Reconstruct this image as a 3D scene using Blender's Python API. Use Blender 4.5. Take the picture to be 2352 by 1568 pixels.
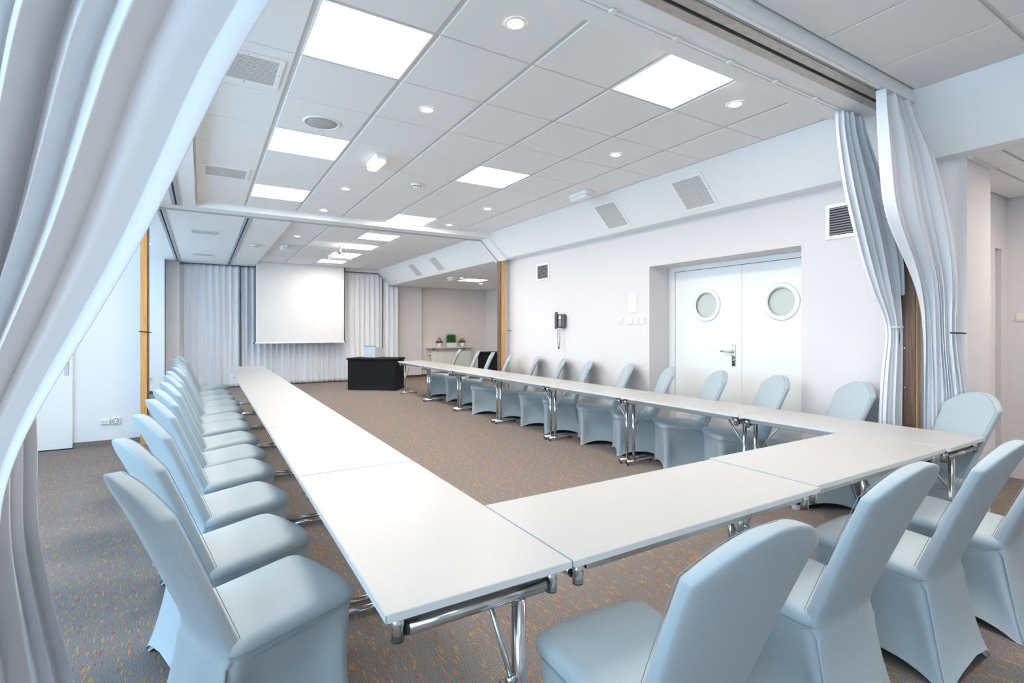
import bpy, math, random
import numpy as np
from mathutils import Vector, Matrix

for o in list(bpy.data.objects):
    bpy.data.objects.remove(o, do_unlink=True)
S = bpy.context.scene
C = S.collection
R = math.radians
PI = math.pi
random.seed(7)

# ------------------------------------------------------------------ camera
F_PX = 1170.43
YAW = 0.5473
CAM_H = 1.392
cam = bpy.data.cameras.new('camera')
cam.sensor_width = 36.0
cam.sensor_fit = 'HORIZONTAL'
cam.lens = F_PX * 36.0 / 2352.0
cam.shift_y = -27.5 / 2352.0
cam.clip_start = 0.02
cam.clip_end = 200
co = bpy.data.objects.new('camera', cam)
C.objects.link(co)
co.location = (0, 0, CAM_H)
co.rotation_euler = (R(90), 0, -YAW)
S.camera = co

# ------------------------------------------------------------------ world, light, exposure
W_ = bpy.data.worlds.new('sky'); S.world = W_
W_.use_nodes = True
nt = W_.node_tree
bg = nt.nodes['Background']
bg.inputs['Color'].default_value = (0.50, 0.76, 1.0, 1)
bg.inputs['Strength'].default_value = 7.4
S.view_settings.view_transform = 'Standard'
S.view_settings.look = 'None'
S.view_settings.gamma = 1.0
S.view_settings.use_curve_mapping = False
S.view_settings.exposure = 0.32
PANEL_E = 24.0
DOWN_E = 110.0

H = 3.014      # suspended ceiling
B = 2.94       # underside of beams / plaster soffits
SO = 2.626     # low soffit
XB = 4.13      # top edge of sloped bulkhead
XL = 4.518     # bottom edge of sloped bulkhead
XW = 4.68      # right wall
X0 = -3.0      # window wall
YN, YF = -4.0, 14.45
WINDOWS = [(-2.2, 1.45), (2.1, 4.3), (4.9, 6.5), (8.6, 10.6), (11.2, 13.2)]
WZ0, WZ1 = 0.85, 2.55
for (a, b) in WINDOWS:   # sky portals in the window openings
    l = bpy.data.lights.new('window_portal', 'AREA')
    l.shape = 'RECTANGLE'; l.size = b - a; l.size_y = WZ1 - WZ0
    l.cycles.is_portal = True
    lo = bpy.data.objects.new('window_portal', l); C.objects.link(lo)
    lo.location = (X0 - 0.06, (a + b) / 2, (WZ0 + WZ1) / 2)
    lo.rotation_euler = (R(90), 0, R(-90))

# ------------------------------------------------------------------ materials
M = {}
def mat(name, col, rough=0.6, metal=0.0, spec=0.5, sheen=0.0, emit=None, es=0.0):
    m = bpy.data.materials.new(name); m.use_nodes = True
    p = m.node_tree.nodes['Principled BSDF']
    p.inputs['Base Color'].default_value = (*col, 1)
    p.inputs['Roughness'].default_value = rough
    p.inputs['Metallic'].default_value = metal
    p.inputs['Specular IOR Level'].default_value = spec
    if sheen:
        p.inputs['Sheen Weight'].default_value = sheen
    if emit:
        p.inputs['Emission Color'].default_value = (*emit, 1)
        p.inputs['Emission Strength'].default_value = es
    M[name] = m
    return m
def nodes(m):
    return m.node_tree.nodes, m.node_tree.links, m.node_tree.nodes['Principled BSDF']
def add_noise(m, scale, c1, c2, detail=3, bump=0.0, stretch=(1, 1, 1), lo=0.35, hi=0.65):
    N, L, p = nodes(m)
    tc = N.new('ShaderNodeTexCoord'); mp = N.new('ShaderNodeMapping')
    mp.inputs['Scale'].default_value = stretch
    L.new(tc.outputs['Object'], mp.inputs['Vector'])
    n = N.new('ShaderNodeTexNoise'); n.inputs['Scale'].default_value = scale; n.inputs['Detail'].default_value = detail
    L.new(mp.outputs[0], n.inputs['Vector'])
    r = N.new('ShaderNodeValToRGB')
    r.color_ramp.elements[0].position = lo; r.color_ramp.elements[0].color = (*c1, 1)
    r.color_ramp.elements[1].position = hi; r.color_ramp.elements[1].color = (*c2, 1)
    L.new(n.outputs['Fac'], r.inputs['Fac']); L.new(r.outputs['Color'], p.inputs['Base Color'])
    if bump:
        b = N.new('ShaderNodeBump'); b.inputs['Strength'].default_value = bump; b.inputs['Distance'].default_value = 0.002
        L.new(n.outputs['Fac'], b.inputs['Height']); L.new(b.outputs[0], p.inputs['Normal'])
    return m
def add_weave(m, scale, strength, dist=0.0015):
    """fine diagonal weave relief of glass-fibre wallpaper"""
    N, L, p = nodes(m)
    tc = N.new('ShaderNodeTexCoord')
    w = N.new('ShaderNodeTexWave'); w.wave_type = 'BANDS'; w.bands_direction = 'DIAGONAL'
    w.inputs['Scale'].default_value = scale; w.inputs['Distortion'].default_value = 1.5; w.inputs['Detail'].default_value = 2
    w.inputs['Detail Scale'].default_value = 3
    L.new(tc.outputs['Object'], w.inputs['Vector'])
    b = N.new('ShaderNodeBump'); b.inputs['Strength'].default_value = strength; b.inputs['Distance'].default_value = dist
    L.new(w.outputs['Fac'], b.inputs['Height']); L.new(b.outputs[0], p.inputs['Normal'])

mat('wall', (0.74, 0.705, 0.705), 0.75); add_weave(M['wall'], 26, 0.25)
mat('wall_white', (0.84, 0.85, 0.86), 0.75); add_weave(M['wall_white'], 26, 0.25)
mat('wall_beige', (0.86, 0.79, 0.745), 0.8); add_weave(M['wall_beige'], 26, 0.2)
mat('plaster', (0.90, 0.905, 0.905), 0.6)
mat('tile', (0.80, 0.80, 0.80), 0.85); add_noise(M['tile'], 300, (0.87, 0.87, 0.865), (0.91, 0.91, 0.905), 2, 0.15)
mat('tile_white', (0.92, 0.92, 0.92), 0.4)
mat('grid', (0.74, 0.74, 0.735), 0.6)
mat('panel_on', (1, 1, 1), 0.5, emit=(1.0, 0.90, 0.80), es=PANEL_E)
mat('down_on', (1, 1, 1), 0.5, emit=(1.0, 0.86, 0.66), es=DOWN_E)
mat('emerg_on', (1, 0.95, 0.9), 0.4, emit=(1.0, 0.74, 0.52), es=0.55)
mat('lens_off', (0.85, 0.86, 0.86), 0.3)
mat('white_paint', (0.93, 0.93, 0.92), 0.35)
mat('white_plastic', (0.88, 0.86, 0.78), 0.4)
mat('cream_plastic', (0.85, 0.82, 0.70), 0.4)
mat('black_plastic', (0.03, 0.03, 0.035), 0.45)
mat('phone_grey', (0.085, 0.09, 0.10), 0.4)
mat('phone_light', (0.20, 0.21, 0.23), 0.4)
mat('paper', (0.93, 0.93, 0.93), 0.6)
mat('dark_gap', (0.03, 0.03, 0.035), 0.8)
mat('slat', (0.30, 0.30, 0.30), 0.5)
mat('chrome', (0.62, 0.61, 0.60), 0.16, 1.0)
mat('steel', (0.60, 0.61, 0.61), 0.32, 1.0)
mat('zinc', (0.66, 0.72, 0.72), 0.28, 1.0)
mat('alu_track', (0.42, 0.40, 0.37), 0.45, 0.7); add_noise(M['alu_track'], 18, (0.44, 0.40, 0.36), (0.54, 0.50, 0.46), 4, 0, (1, 3, 1))
mat('alu_grey', (0.45, 0.50, 0.54), 0.45, 0.3)
mat('tabletop', (0.74, 0.74, 0.73), 0.38); add_noise(M['tabletop'], 420, (0.47, 0.47, 0.465), (0.53, 0.53, 0.525), 2, 0.03)
mat('table_edge', (0.66, 0.69, 0.71), 0.4)
mat('fabric', (0.5, 0.55, 0.57), 0.62, sheen=0.12); add_noise(M['fabric'], 900, (0.40, 0.475, 0.515), (0.455, 0.53, 0.57), 2, 0.06)
mat('seam', (0.24, 0.29, 0.32), 0.7)
mat('curtain', (0.82, 0.83, 0.86), 0.7, sheen=0.2)
mat('curtain_back', (0.84, 0.86, 0.90), 0.7, sheen=0.2)
mat('tape', (0.82, 0.83, 0.85), 0.6)
mat('black_cloth', (0.012, 0.012, 0.014), 0.8, spec=0.2)
mat('screen', (0.80, 0.80, 0.80), 0.7)
mat('orange_wood', (0.74, 0.38, 0.11), 0.45); add_noise(M['orange_wood'], 6, (0.66, 0.32, 0.09), (0.82, 0.45, 0.15), 3, 0, (14, 14, 0.6))
mat('brown_wood', (0.12, 0.065, 0.035), 0.45); add_noise(M['brown_wood'], 6, (0.085, 0.045, 0.025), (0.17, 0.095, 0.055), 3, 0, (14, 14, 0.6))
mat('radiator', (0.88, 0.86, 0.80), 0.4)
mat('pot', (0.90, 0.89, 0.85), 0.3)
mat('soil', (0.06, 0.04, 0.03), 0.9)
mat('leaf', (0.06, 0.16, 0.035), 0.5)
mat('grass', (0.05, 0.20, 0.03), 0.5)
mat('petal_red', (0.62, 0.16, 0.20), 0.5)
mat('petal_yellow', (0.85, 0.72, 0.15), 0.5)
mat('computer', (0.42, 0.52, 0.58), 0.35)
mat('computer_side', (0.72, 0.72, 0.69), 0.4)
mat('glass_frost', (0.63, 0.66, 0.61), 0.35)
mat('dark_trim', (0.08, 0.08, 0.09), 0.5)

# carpet: charcoal pile with short yellow, orange and red dashes woven in
m = mat('carpet', (0.15, 0.14, 0.14), 0.95, spec=0.1)
N, L, p = nodes(m)
tc = N.new('ShaderNodeTexCoord')
def dash_layer(seed, sx, sy, thr, dmax):
    mp = N.new('ShaderNodeMapping'); mp.inputs['Scale'].default_value = (sx, sy, 1)
    mp.inputs['Location'].default_value = (seed * 3.17, seed * 1.91, 0)
    L.new(tc.outputs['Object'], mp.inputs['Vector'])
    v = N.new('ShaderNodeTexVoronoi'); v.voronoi_dimensions = '2D'; v.inputs['Scale'].default_value = 1.0
    L.new(mp.outputs[0], v.inputs['Vector'])
    sep = N.new('ShaderNodeSeparateColor'); L.new(v.outputs['Color'], sep.inputs[0])
    a = N.new('ShaderNodeMath'); a.operation = 'LESS_THAN'; a.inputs[1].default_value = thr
    L.new(sep.outputs[0], a.inputs[0])
    d = N.new('ShaderNodeMath'); d.operation = 'LESS_THAN'; d.inputs[1].default_value = dmax
    L.new(v.outputs['Distance'], d.inputs[0])
    mu = N.new('ShaderNodeMath'); mu.operation = 'MULTIPLY'
    L.new(a.outputs[0], mu.inputs[0]); L.new(d.outputs[0], mu.inputs[1])
    return mu.outputs[0], sep.outputs[1]
n1 = N.new('ShaderNodeTexNoise'); n1.inputs['Scale'].default_value = 210; n1.inputs['Detail'].default_value = 2
L.new(tc.outputs['Object'], n1.inputs['Vector'])
r1 = N.new('ShaderNodeValToRGB')
r1.color_ramp.elements[0].position = 0.33; r1.color_ramp.elements[0].color = (0.115, 0.104, 0.10, 1)
r1.color_ramp.elements[1].position = 0.67; r1.color_ramp.elements[1].color = (0.32, 0.29, 0.275, 1)
L.new(n1.outputs['Fac'], r1.inputs['Fac'])
cur = r1.outputs['Color']
for (seed, thr, cA, cB) in ((1, 0.085, (0.62, 0.30, 0.05), (0.55, 0.20, 0.05)), (2, 0.06, (0.42, 0.10, 0.08), (0.36, 0.08, 0.10)), (3, 0.06, (0.58, 0.36, 0.09), (0.50, 0.24, 0.06))):
    mk, rnd = dash_layer(seed, 125, 18, thr, 0.36)
    cm = N.new('ShaderNodeMix'); cm.data_type = 'RGBA'
    cm.inputs['A'].default_value = (*cA, 1); cm.inputs['B'].default_value = (*cB, 1)
    L.new(rnd, cm.inputs['Factor'])
    mx = N.new('ShaderNodeMix'); mx.data_type = 'RGBA'
    mm = N.new('ShaderNodeMath'); mm.operation = 'MULTIPLY'; mm.inputs[1].default_value = 0.85
    L.new(mk, mm.inputs[0]); L.new(mm.outputs[0], mx.inputs['Factor'])
    L.new(cur, mx.inputs['A']); L.new(cm.outputs['Result'], mx.inputs['B'])
    cur = mx.outputs['Result']
L.new(cur, p.inputs['Base Color'])
bp = N.new('ShaderNodeBump'); bp.inputs['Strength'].default_value = 0.5; bp.inputs['Distance'].default_value = 0.003
L.new(n1.outputs['Fac'], bp.inputs['Height']); L.new(bp.outputs[0], p.inputs['Normal'])

def perforated(name, base, hole, scale, ax):
    """sheet with round holes in staggered rows, printed small"""
    m = mat(name, base, 0.5)
    N, L, p = nodes(m)
    tc = N.new('ShaderNodeTexCoord'); mp = N.new('ShaderNodeMapping')
    mp.inputs['Rotation'].default_value = (0, 0, R(45)); mp.inputs['Scale'].default_value = (scale, scale, 0.0)
    L.new(tc.outputs['Object'], mp.inputs['Vector'])
    v = N.new('ShaderNodeTexVoronoi'); v.voronoi_dimensions = '2D'; v.inputs['Randomness'].default_value = 0; v.inputs['Scale'].default_value = 1
    L.new(mp.outputs[0], v.inputs['Vector'])
    lt = N.new('ShaderNodeMath'); lt.operation = 'LESS_THAN'; lt.inputs[1].default_value = 0.33
    L.new(v.outputs['Distance'], lt.inputs[0])
    mx = N.new('ShaderNodeMix'); mx.data_type = 'RGBA'
    mx.inputs['A'].default_value = (*base, 1); mx.inputs['B'].default_value = (*hole, 1)
    L.new(lt.outputs[0], mx.inputs['Factor']); L.new(mx.outputs['Result'], p.inputs['Base Color'])
perforated('perforated', (0.78, 0.78, 0.76), (0.16, 0.15, 0.14), 85, 0)

# ------------------------------------------------------------------ mesh helpers
def mesh(name, verts, faces, m=None, parent=None, smooth=False, loc=None, rot=None):
    me = bpy.data.meshes.new(name)
    me.from_pydata([tuple(v) for v in verts], [], faces)
    me.update()
    if m is not None:
        me.materials.append(M[m] if isinstance(m, str) else m)
    if smooth:
        me.polygons.foreach_set('use_smooth', [True] * len(me.polygons))
    o = bpy.data.objects.new(name, me); C.objects.link(o)
    if parent is not None:
        o.parent = parent
    if loc is not None: o.location = loc
    if rot is not None: o.rotation_euler = rot
    return o
class MB:
    """collects shapes into one mesh"""
    def __init__(s): s.v = []; s.f = []
    def add(s, v, f):
        k = len(s.v); s.v += [tuple(p) for p in v]; s.f += [tuple(i + k for i in q) for q in f]; return s
    def box(s, x0, x1, y0, y1, z0, z1):
        v = [(x0, y0, z0), (x1, y0, z0), (x1, y1, z0), (x0, y1, z0), (x0, y0, z1), (x1, y0, z1), (x1, y1, z1), (x0, y1, z1)]
        return s.add(v, [(0, 3, 2, 1), (4, 5, 6, 7), (0, 1, 5, 4), (1, 2, 6, 5), (2, 3, 7, 6), (3, 0, 4, 7)])
    def bbox(s, x0, x1, y0, y1, z0, z1, b):
        """box with chamfered edges"""
        P = []
        for z, i in ((z0, b), (z0 + b, 0), (z1 - b, 0), (z1, b)):
            for (x, y) in ((x0 + b, y0 + i), (x1 - b, y0 + i), (x1 - i, y0 + b), (x1 - i, y1 - b), (x1 - b, y1 - i), (x0 + b, y1 - i), (x0 + i, y1 - b), (x0 + i, y0 + b)):
                P.append((x, y, z))
        Fc = [tuple(reversed(range(8))), tuple(range(24, 32))]
        for k in range(3):
            for j in range(8):
                a = k * 8 + j; b2 = k * 8 + (j + 1) % 8
                Fc.append((a, b2, b2 + 8, a + 8))
        return s.add(P, Fc)
    def tube(s, a, b, r, n=14, r2=None, caps=True):
        a = Vector(a); b = Vector(b); d = (b - a).normalized()
        u = d.orthogonal().normalized(); w = d.cross(u)
        r2 = r if r2 is None else r2
        v = []
        for p, rr in ((a, r), (b, r2)):
            for i in range(n):
                t = 2 * PI * i / n
                v.append(p + (u * math.cos(t) + w * math.sin(t)) * rr)
        f = [(i, (i + 1) % n, n + (i + 1) % n, n + i) for i in range(n)]
        if caps: f += [tuple(reversed(range(n))), tuple(range(n, 2 * n))]
        return s.add(v, f)
    def path(s, pts, r, n=8):
        pts = [Vector(p) for p in pts]; v = []; f = []
        u = None
        for i, p in enumerate(pts):
            d = (pts[min(i + 1, len(pts) - 1)] - pts[max(i - 1, 0)]).normalized()
            if u is None: u = d.orthogonal().normalized()
            u = (u - d * u.dot(d)).normalized(); w = d.cross(u)
            for j in range(n):
                t = 2 * PI * j / n
                v.append(p + (u * math.cos(t) + w * math.sin(t)) * r)
        for i in range(len(pts) - 1):
            for j in range(n):
                f.append((i * n + j, i * n + (j + 1) % n, (i + 1) * n + (j + 1) % n, (i + 1) * n + j))
        f += [tuple(reversed(range(n))), tuple(range((len(pts) - 1) * n, len(pts) * n))]
        return s.add(v, f)
    def lathe(s, prof, n=32, at=(0, 0, 0), close=True):
        """prof: list of (r, z) ; revolve about z"""
        v = []; f = []
        for (r, z) in prof:
            for i in range(n):
                t = 2 * PI * i / n
                v.append((at[0] + r * math.cos(t), at[1] + r * math.sin(t), at[2] + z))
        for k in range(len(prof) - 1):
            for i in range(n):
                f.append((k * n + i, k * n + (i + 1) % n, (k + 1) * n + (i + 1) % n, (k + 1) * n + i))
        if close:
            f += [tuple(reversed(range(n))), tuple(range((len(prof) - 1) * n, len(prof) * n))]
        return s.add(v, f)
    def prism_y(s, poly, y0, y1):
        n = len(poly)
        v = [(x, y0, z) for x, z in poly] + [(x, y1, z) for x, z in poly]
        f = [tuple(range(n)), tuple(reversed(range(n, 2 * n)))] + [(i, n + i, n + (i + 1) % n, (i + 1) % n) for i in range(n)]
        return s.add(v, f)
    def loft(s, loops, cap0=True, cap1=True):
        n = len(loops[0]); v = [p for l in loops for p in l]; f = []
        for k in range(len(loops) - 1):
            for i in range(n):
                f.append((k * n + i, k * n + (i + 1) % n, (k + 1) * n + (i + 1) % n, (k + 1) * n + i))
        if cap0: f.append(tuple(reversed(range(n))))
        if cap1: f.append(tuple(range((len(loops) - 1) * n, len(loops) * n)))
        return s.add(v, f)
    def build(s, name, m, parent=None, smooth=False, loc=None, rot=None):
        return mesh(name, s.v, s.f, m, parent, smooth, loc, rot)
def box(name, x0, x1, y0, y1, z0, z1, m, parent=None, b=0):
    mb = MB()
    if b: mb.bbox(x0, x1, y0, y1, z0, z1, b)
    else: mb.box(x0, x1, y0, y1, z0, z1)
    return mb.build(name, m, parent)
def empty(name, loc=(0, 0, 0), rz=0.0):
    o = bpy.data.objects.new(name, None); C.objects.link(o)
    o.empty_display_size = 0.1
    o.location = loc; o.rotation_euler = (0, 0, rz)
    return o
def tag(o, label, cat, group=None, kind=None):
    if label: o['label'] = label
    if cat: o['category'] = cat
    if group: o['group'] = group
    if kind: o['kind'] = kind
    return o
def st(o, label=None):
    o['kind'] = 'structure'
    if label: o['label'] = label
    return o
def copy_tree(o, parent=None):
    c = o.copy(); C.objects.link(c); c.parent = parent
    for ch in list(o.children):
        copy_tree(ch, c)
    return c
def share(name, src, parent, loc):
    o = bpy.data.objects.new(name, src.data); C.objects.link(o); o.parent = parent; o.location = loc
    return o
ORD = ['first', 'second', 'third', 'fourth', 'fifth', 'sixth', 'seventh', 'eighth', 'ninth', 'tenth', 'eleventh', 'twelfth', 'thirteenth']

# ------------------------------------------------------------------ structure
st(box('floor', X0, 8.2, YN, YF, -0.12, 0.0, 'carpet'), 'charcoal carpet flecked with orange and red dashes')

# window wall on the left with openings
wl = MB()
ys = [YN] + [v for ab in WINDOWS for v in ab] + [YF]
for i in range(0, len(ys), 2):
    wl.box(X0 - 0.25, X0, ys[i], ys[i + 1], 0, 3.2)
for (a, b) in WINDOWS:
    wl.box(X0 - 0.25, X0, a, b, 0, WZ0); wl.box(X0 - 0.25, X0, a, b, WZ1, 3.2)
st(wl.build('wall_left', 'wall_white'), 'white wall with tall windows')
for i, (a, b) in enumerate(WINDOWS):
    w = MB()
    w.box(X0 - 0.16, X0 - 0.10, a, a + 0.06, WZ0, WZ1).box(X0 - 0.16, X0 - 0.10, b - 0.06, b, WZ0, WZ1)
    w.box(X0 - 0.16, X0 - 0.10, a + 0.06, b - 0.06, WZ0, WZ0 + 0.06).box(X0 - 0.16, X0 - 0.10, a + 0.06, b - 0.06, WZ1 - 0.06, WZ1)
    w.box(X0 - 0.16, X0 - 0.10, (a + b) / 2 - 0.04, (a + b) / 2 + 0.04, WZ0 + 0.06, WZ1 - 0.06)
    wo = st(w.build('window_%d' % (i + 1), 'white_paint'), 'white framed window in the left wall')
st(box('wall_rear', X0, 6.8, YN - 0.2, YN, 0, 3.2, 'wall_white'), 'plain white wall behind the camera')

# wall with white door left of the partition opening
YP = 7.77
st(box('wall_partition_left', X0, -0.635, YP, YP + 0.18, 0, B, 'wall_white'), 'white textured wall beside the left partition post')
d2 = st(MB().bbox(-2.22, -1.285, YP - 0.035, YP - 0.002, 0.012, 2.1, 0.003).build('door_2', 'white_paint'), 'plain white door in the left wall')
hb = MB().bbox(-1.355, -1.315, YP - 0.045, YP - 0.036, 0.86, 1.08, 0.004); hb.tube((-1.335, YP - 0.04, 1.0), (-1.335, YP - 0.085, 1.0), 0.009).tube((-1.335, YP - 0.085, 1.0), (-1.45, YP - 0.085, 1.0), 0.009)
hb.build('handle', 'steel', d2)
box('threshold', -2.22, -1.285, YP - 0.03, YP - 0.003, 0, 0.010, 'dark_gap', d2)
st(box('baseboard_left', -1.28, -0.64, YP - 0.014, YP - 0.001, 0.0, 0.065, 'carpet'), 'carpet-covered skirting below the sockets')
# far bay back walls
st(box('wall_far_left', X0, -0.69, 13.45, 13.6, 0, B, 'wall_white'), 'pale wall in the far left corner')
st(box('baseboard_far_left', X0, -0.69, 13.436, 13.449, 0, 0.065, 'dark_trim'), 'dark skirting in the far left corner')
st(box('wall_back', 1.0, 5.52, 14.15, 14.3, 0, 3.1, 'wall'), 'wall behind the grey curtains')
st(box('wall_back_left', X0, 1.0, 14.15, 14.3, 0, 3.1, 'wall_white'), 'pale wall at the left end of the back curtains')
st(box('wall_back_corner', -0.69, -0.43, 13.80, 14.15, 0, 3.1, 'wall_white'), 'narrow pale wall strip left of the back curtains')
st(box('wall_alcove_back', 5.5, 8.0, 14.3, YF, 0, 3.1, 'wall_beige'), 'beige wall behind the radiator')
st(box('baseboard_alcove', 5.53, 7.75, 14.287, 14.299, 0, 0.07, 'brown_wood'), 'brown skirting along the beige wall')
st(box('baseboard_back', 4.78, 5.52, 14.137, 14.149, 0, 0.07, 'brown_wood'), 'brown skirting right of the curtain')
st(box('wall_alcove_right', 7.75, 7.9, 7.95, 14.3, 0, 3.1, 'wall_beige'), 'beige wall closing the far alcove on the right')
st(box('wall_divider', 4.565, 7.9, 7.80, 7.95, 0, SO, 'wall'), 'wall between the main room and the far alcove')

# right wall with door recess
DY0, DY1, DZ = 2.60, 4.45, 2.16
wr = MB()
wr.box(XW, 5.14, 1.42, DY0, 0, SO).box(XW, 5.14, DY1, 7.80, 0, SO).box(XW, 5.14, DY0, DY1, DZ, SO).box(5.10, 5.14, DY0, DY1, 0, DZ)
st(wr.build('wall_right', 'wall'), 'pale lilac grey textured wall with a deep door recess')
st(box('baseboard_right', XW - 0.012, XW - 0.001, DY1, 7.80, 0, 0.065, 'carpet'), 'carpet skirting along the right wall')
st(box('wall_corner_return', 5.14, 6.2, 1.68, 1.8, 0, 3.1, 'wall'), 'wall beyond the right-hand corner')
st(box('wall_near_right_back', 6.36, 6.6, 1.68, 1.8, 0, 3.1, 'wall'), 'narrow wall beside the recessed doorway')
st(box('wall_near_right_lintel', 6.2, 6.36, 1.68, 1.8, 2.14, 3.1, 'wall'), 'wall above the recessed doorway')
st(box('wall_near_right', 6.52, 6.7, YN, 1.68, 0, 3.1, 'wall'), 'grey lilac wall at the right edge of the photo')
st(box('door_3', 6.15, 6.40, 1.80, 1.84, 0.0, 2.17, 'wall'), 'grey lilac recessed doorway at the far right')

# double door
d1 = st(empty('door_1', (5.0, 3.525, 0)), 'white double door with two round portholes')
def leaf(y0, y1, yc, zc, r0, name):
    """door leaf with a round hole: rectangle stitched to a circle"""
    n = 48; x0, x1 = 5.045, 5.085
    def rectpt(t):
        c, s_ = math.cos(t), math.sin(t)
        k = min(((y1 - yc) if c > 0 else (yc - y0)) / max(abs(c), 1e-6), ((2.10 - zc) if s_ > 0 else (zc - 0.008)) / max(abs(s_), 1e-6))
        return (yc + k * c, zc + k * s_)
    angs = sorted([2 * PI * i / n for i in range(n)] + [math.atan2(b, a) % (2 * PI) for a in (y1 - yc, y0 - yc) for b in (2.10 - zc, 0.008 - zc)])
    N_ = len(angs)
    v = []
    for x in (x0, x1):
        for t in angs: v.append((x, yc + r0 * math.cos(t), zc + r0 * math.sin(t)))
        for t in angs: v.append((x, *rectpt(t)))
    f = []
    for i in range(N_):
        j = (i + 1) % N_
        f += [(i, N_ + i, N_ + j, j), (2 * N_ + i, 2 * N_ + j, 3 * N_ + j, 3 * N_ + i), (i, j, 2 * N_ + j, 2 * N_ + i), (N_ + i, 3 * N_ + i, 3 * N_ + j, N_ + j)]
    o = mesh(name, [(a - 5.0, b - 3.525, c) for a, b, c in v], f, 'white_paint', d1)
    # ring and frosted pane
    rg = MB().lathe([(r0 - 0.032, 0.0), (r0 - 0.03, 0.012), (r0 + 0.012, 0.012), (r0 + 0.02, 0.0), (r0 - 0.032, 0.0)], 48, close=False)
    ro = rg.build('porthole_ring', 'white_paint', o, True); ro.rotation_euler = (0, R(-90), 0); ro.location = (0.044, yc - 3.525, zc)
    pb = MB().lathe([(r0 - 0.001, -0.03), (r0 - 0.001, -0.024)], 48)
    po = pb.build('porthole_glass', 'glass_frost', o); po.rotation_euler = (0, R(-90), 0); po.location = (0.044, yc - 3.525, zc)
    return o
lA = leaf(3.452, 4.36, 3.91, 1.675, 0.175, 'door_leaf')
lB = leaf(2.62, 3.448, 3.005, 1.675, 0.175, 'door_leaf')
fr = MB().box(0.03, 0.10, DY1 - 3.525 - 0.085, DY1 - 3.526, 0, DZ - 0.001).box(0.03, 0.10, DY0 - 3.524, DY1 - 3.525 - 0.085, 2.105, DZ - 0.001)
fr.build('door_frame', 'white_paint', d1)
hp = MB().bbox(0.034, 0.044, 0.0, 0.045, 0.985, 1.225, 0.004); hp.tube((0.04, 0.022, 1.145), (-0.01, 0.022, 1.145), 0.010).tube((-0.01, 0.022, 1.145), (-0.012, 0.15, 1.148), 0.010)
hp.tube((0.036, 0.022, 1.05), (0.028, 0.022, 1.05), 0.011)
hp.build('handle', 'chrome', lA, True, loc=(0, 0, 0))

# partition posts
def post(label, x0, x1, y0, y1, inner_left, ztop):
    e = empty('partition_post', ((x0 + x1) / 2, (y0 + y1) / 2, 0))
    cx, cy = (x0 + x1) / 2, (y0 + y1) / 2
    box('post_face', x0 - cx, x1 - cx, y0 - cy, y0 - cy + 0.02, 0, ztop, 'orange_wood', e)
    if inner_left:
        box('post_side', x0 - cx - 0.012, x0 - cx, y0 - cy + 0.006, y1 - cy, 0, ztop, 'brown_wood', e)
    else:
        box('post_side', x1 - cx, x1 - cx + 0.012, y0 - cy + 0.006, y1 - cy, 0, ztop, 'brown_wood', e)
    box('post_core', x0 - cx, x1 - cx, y0 - cy + 0.02, y1 - cy, 0, ztop, 'plaster', e)
    return tag(e, label, 'post')
post('orange wooden partition post on the left with dark inner edge', -0.632, -0.566, 7.60, 7.769, False, B - 0.001)
post('orange wooden partition post at the far end of the right wall', 4.49, 4.562, 7.725, 7.85, True, SO - 0.001)
pn = post('brown and orange wooden post between the tied-back right curtains', 4.605, 4.648, 1.69, 1.80, True, SO - 0.001)
for z in (0.95, 1.25):
    MB().tube((-0.035, 0.02, z), (-0.0385, 0.02, z), 0.006, 10).build('screw', 'steel', pn)

# ceilings with tiles
def ceiling(name, label, xs, ys, z, skip=(), white=(), gap=(0.016, 0.004)):
    slab = MB().box(xs[0], xs[-1], ys[0], ys[-1], z + 0.012, z + 0.05)
    c = st(slab.build(name, 'grid'), label)
    cache = {}
    for i in range(len(xs) - 1):
        for j in range(len(ys) - 1):
            if (i, j) in skip: continue
            w, d = xs[i + 1] - xs[i], ys[j + 1] - ys[j]
            mt = 'tile_white' if (i, j) in white else 'tile'
            key = (round(w, 3), round(d, 3), mt)
            loc = ((xs[i] + xs[i + 1]) / 2, (ys[j] + ys[j + 1]) / 2, z)
            if key not in cache:
                a, b = w / 2 - gap[0], d / 2 - gap[1]
                o = MB().bbox(-a, a, -b, b, 0, 0.013, 0.003).build('ceiling_tile', mt, c, loc=loc); cache[key] = o
            else:
                share('ceiling_tile', cache[key], c, loc)
    return c
GX = [-0.06] + [0.49 + 0.62 * k for k in range(6)] + [XB - 0.004]
GY = [1.985 + 0.6195 * k for k in range(10)]
GY[-1] = 7.56
MAIN_L = [(1, 1), (1, 4), (1, 7), (4, 0), (4, 4), (4, 8)]
ceiling('ceiling_main', 'white tiled suspended ceiling over the main room', GX, GY, H, MAIN_L)
FX = [1.11 + 0.62 * k for k in range(5)] + [XB - 0.004]
FY = [7.95 + 0.62 * k for k in range(10)] + [13.98]
FAR_L = [(2, 1), (2, 3), (2, 5), (2, 7)]
ceiling('ceiling_far', 'white tiled suspended ceiling over the far bay', FX, FY, H, FAR_L, [(1, 3)])
NX = [X0 + 0.01 + (0.49 - X0 - 0.01 - 0.62 * 5)] + [0.49 - 0.62 * k for k in range(4, -1, -1)] + [0.49 + 0.62 * k for k in range(1, 6)] + [XB - 0.004]
NEAR_FILL = [(2, 4), (8, 6)]  # cells of out-of-view fill panels, added to brighten the foreground
NY = [-4.0 + 0.001, -3.40, -2.78, -2.16, -1.54, -0.92, -0.30, 0.32, 0.94, 1.535]
ceiling('ceiling_near', 'white tiled ceiling above the foreground', NX, NY, H, NEAR_FILL, gap=(0.005, 0.012))
AX = [4.71, 4.90] + [5.52 + 0.62 * k for k in range(4)] + [7.74]
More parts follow.
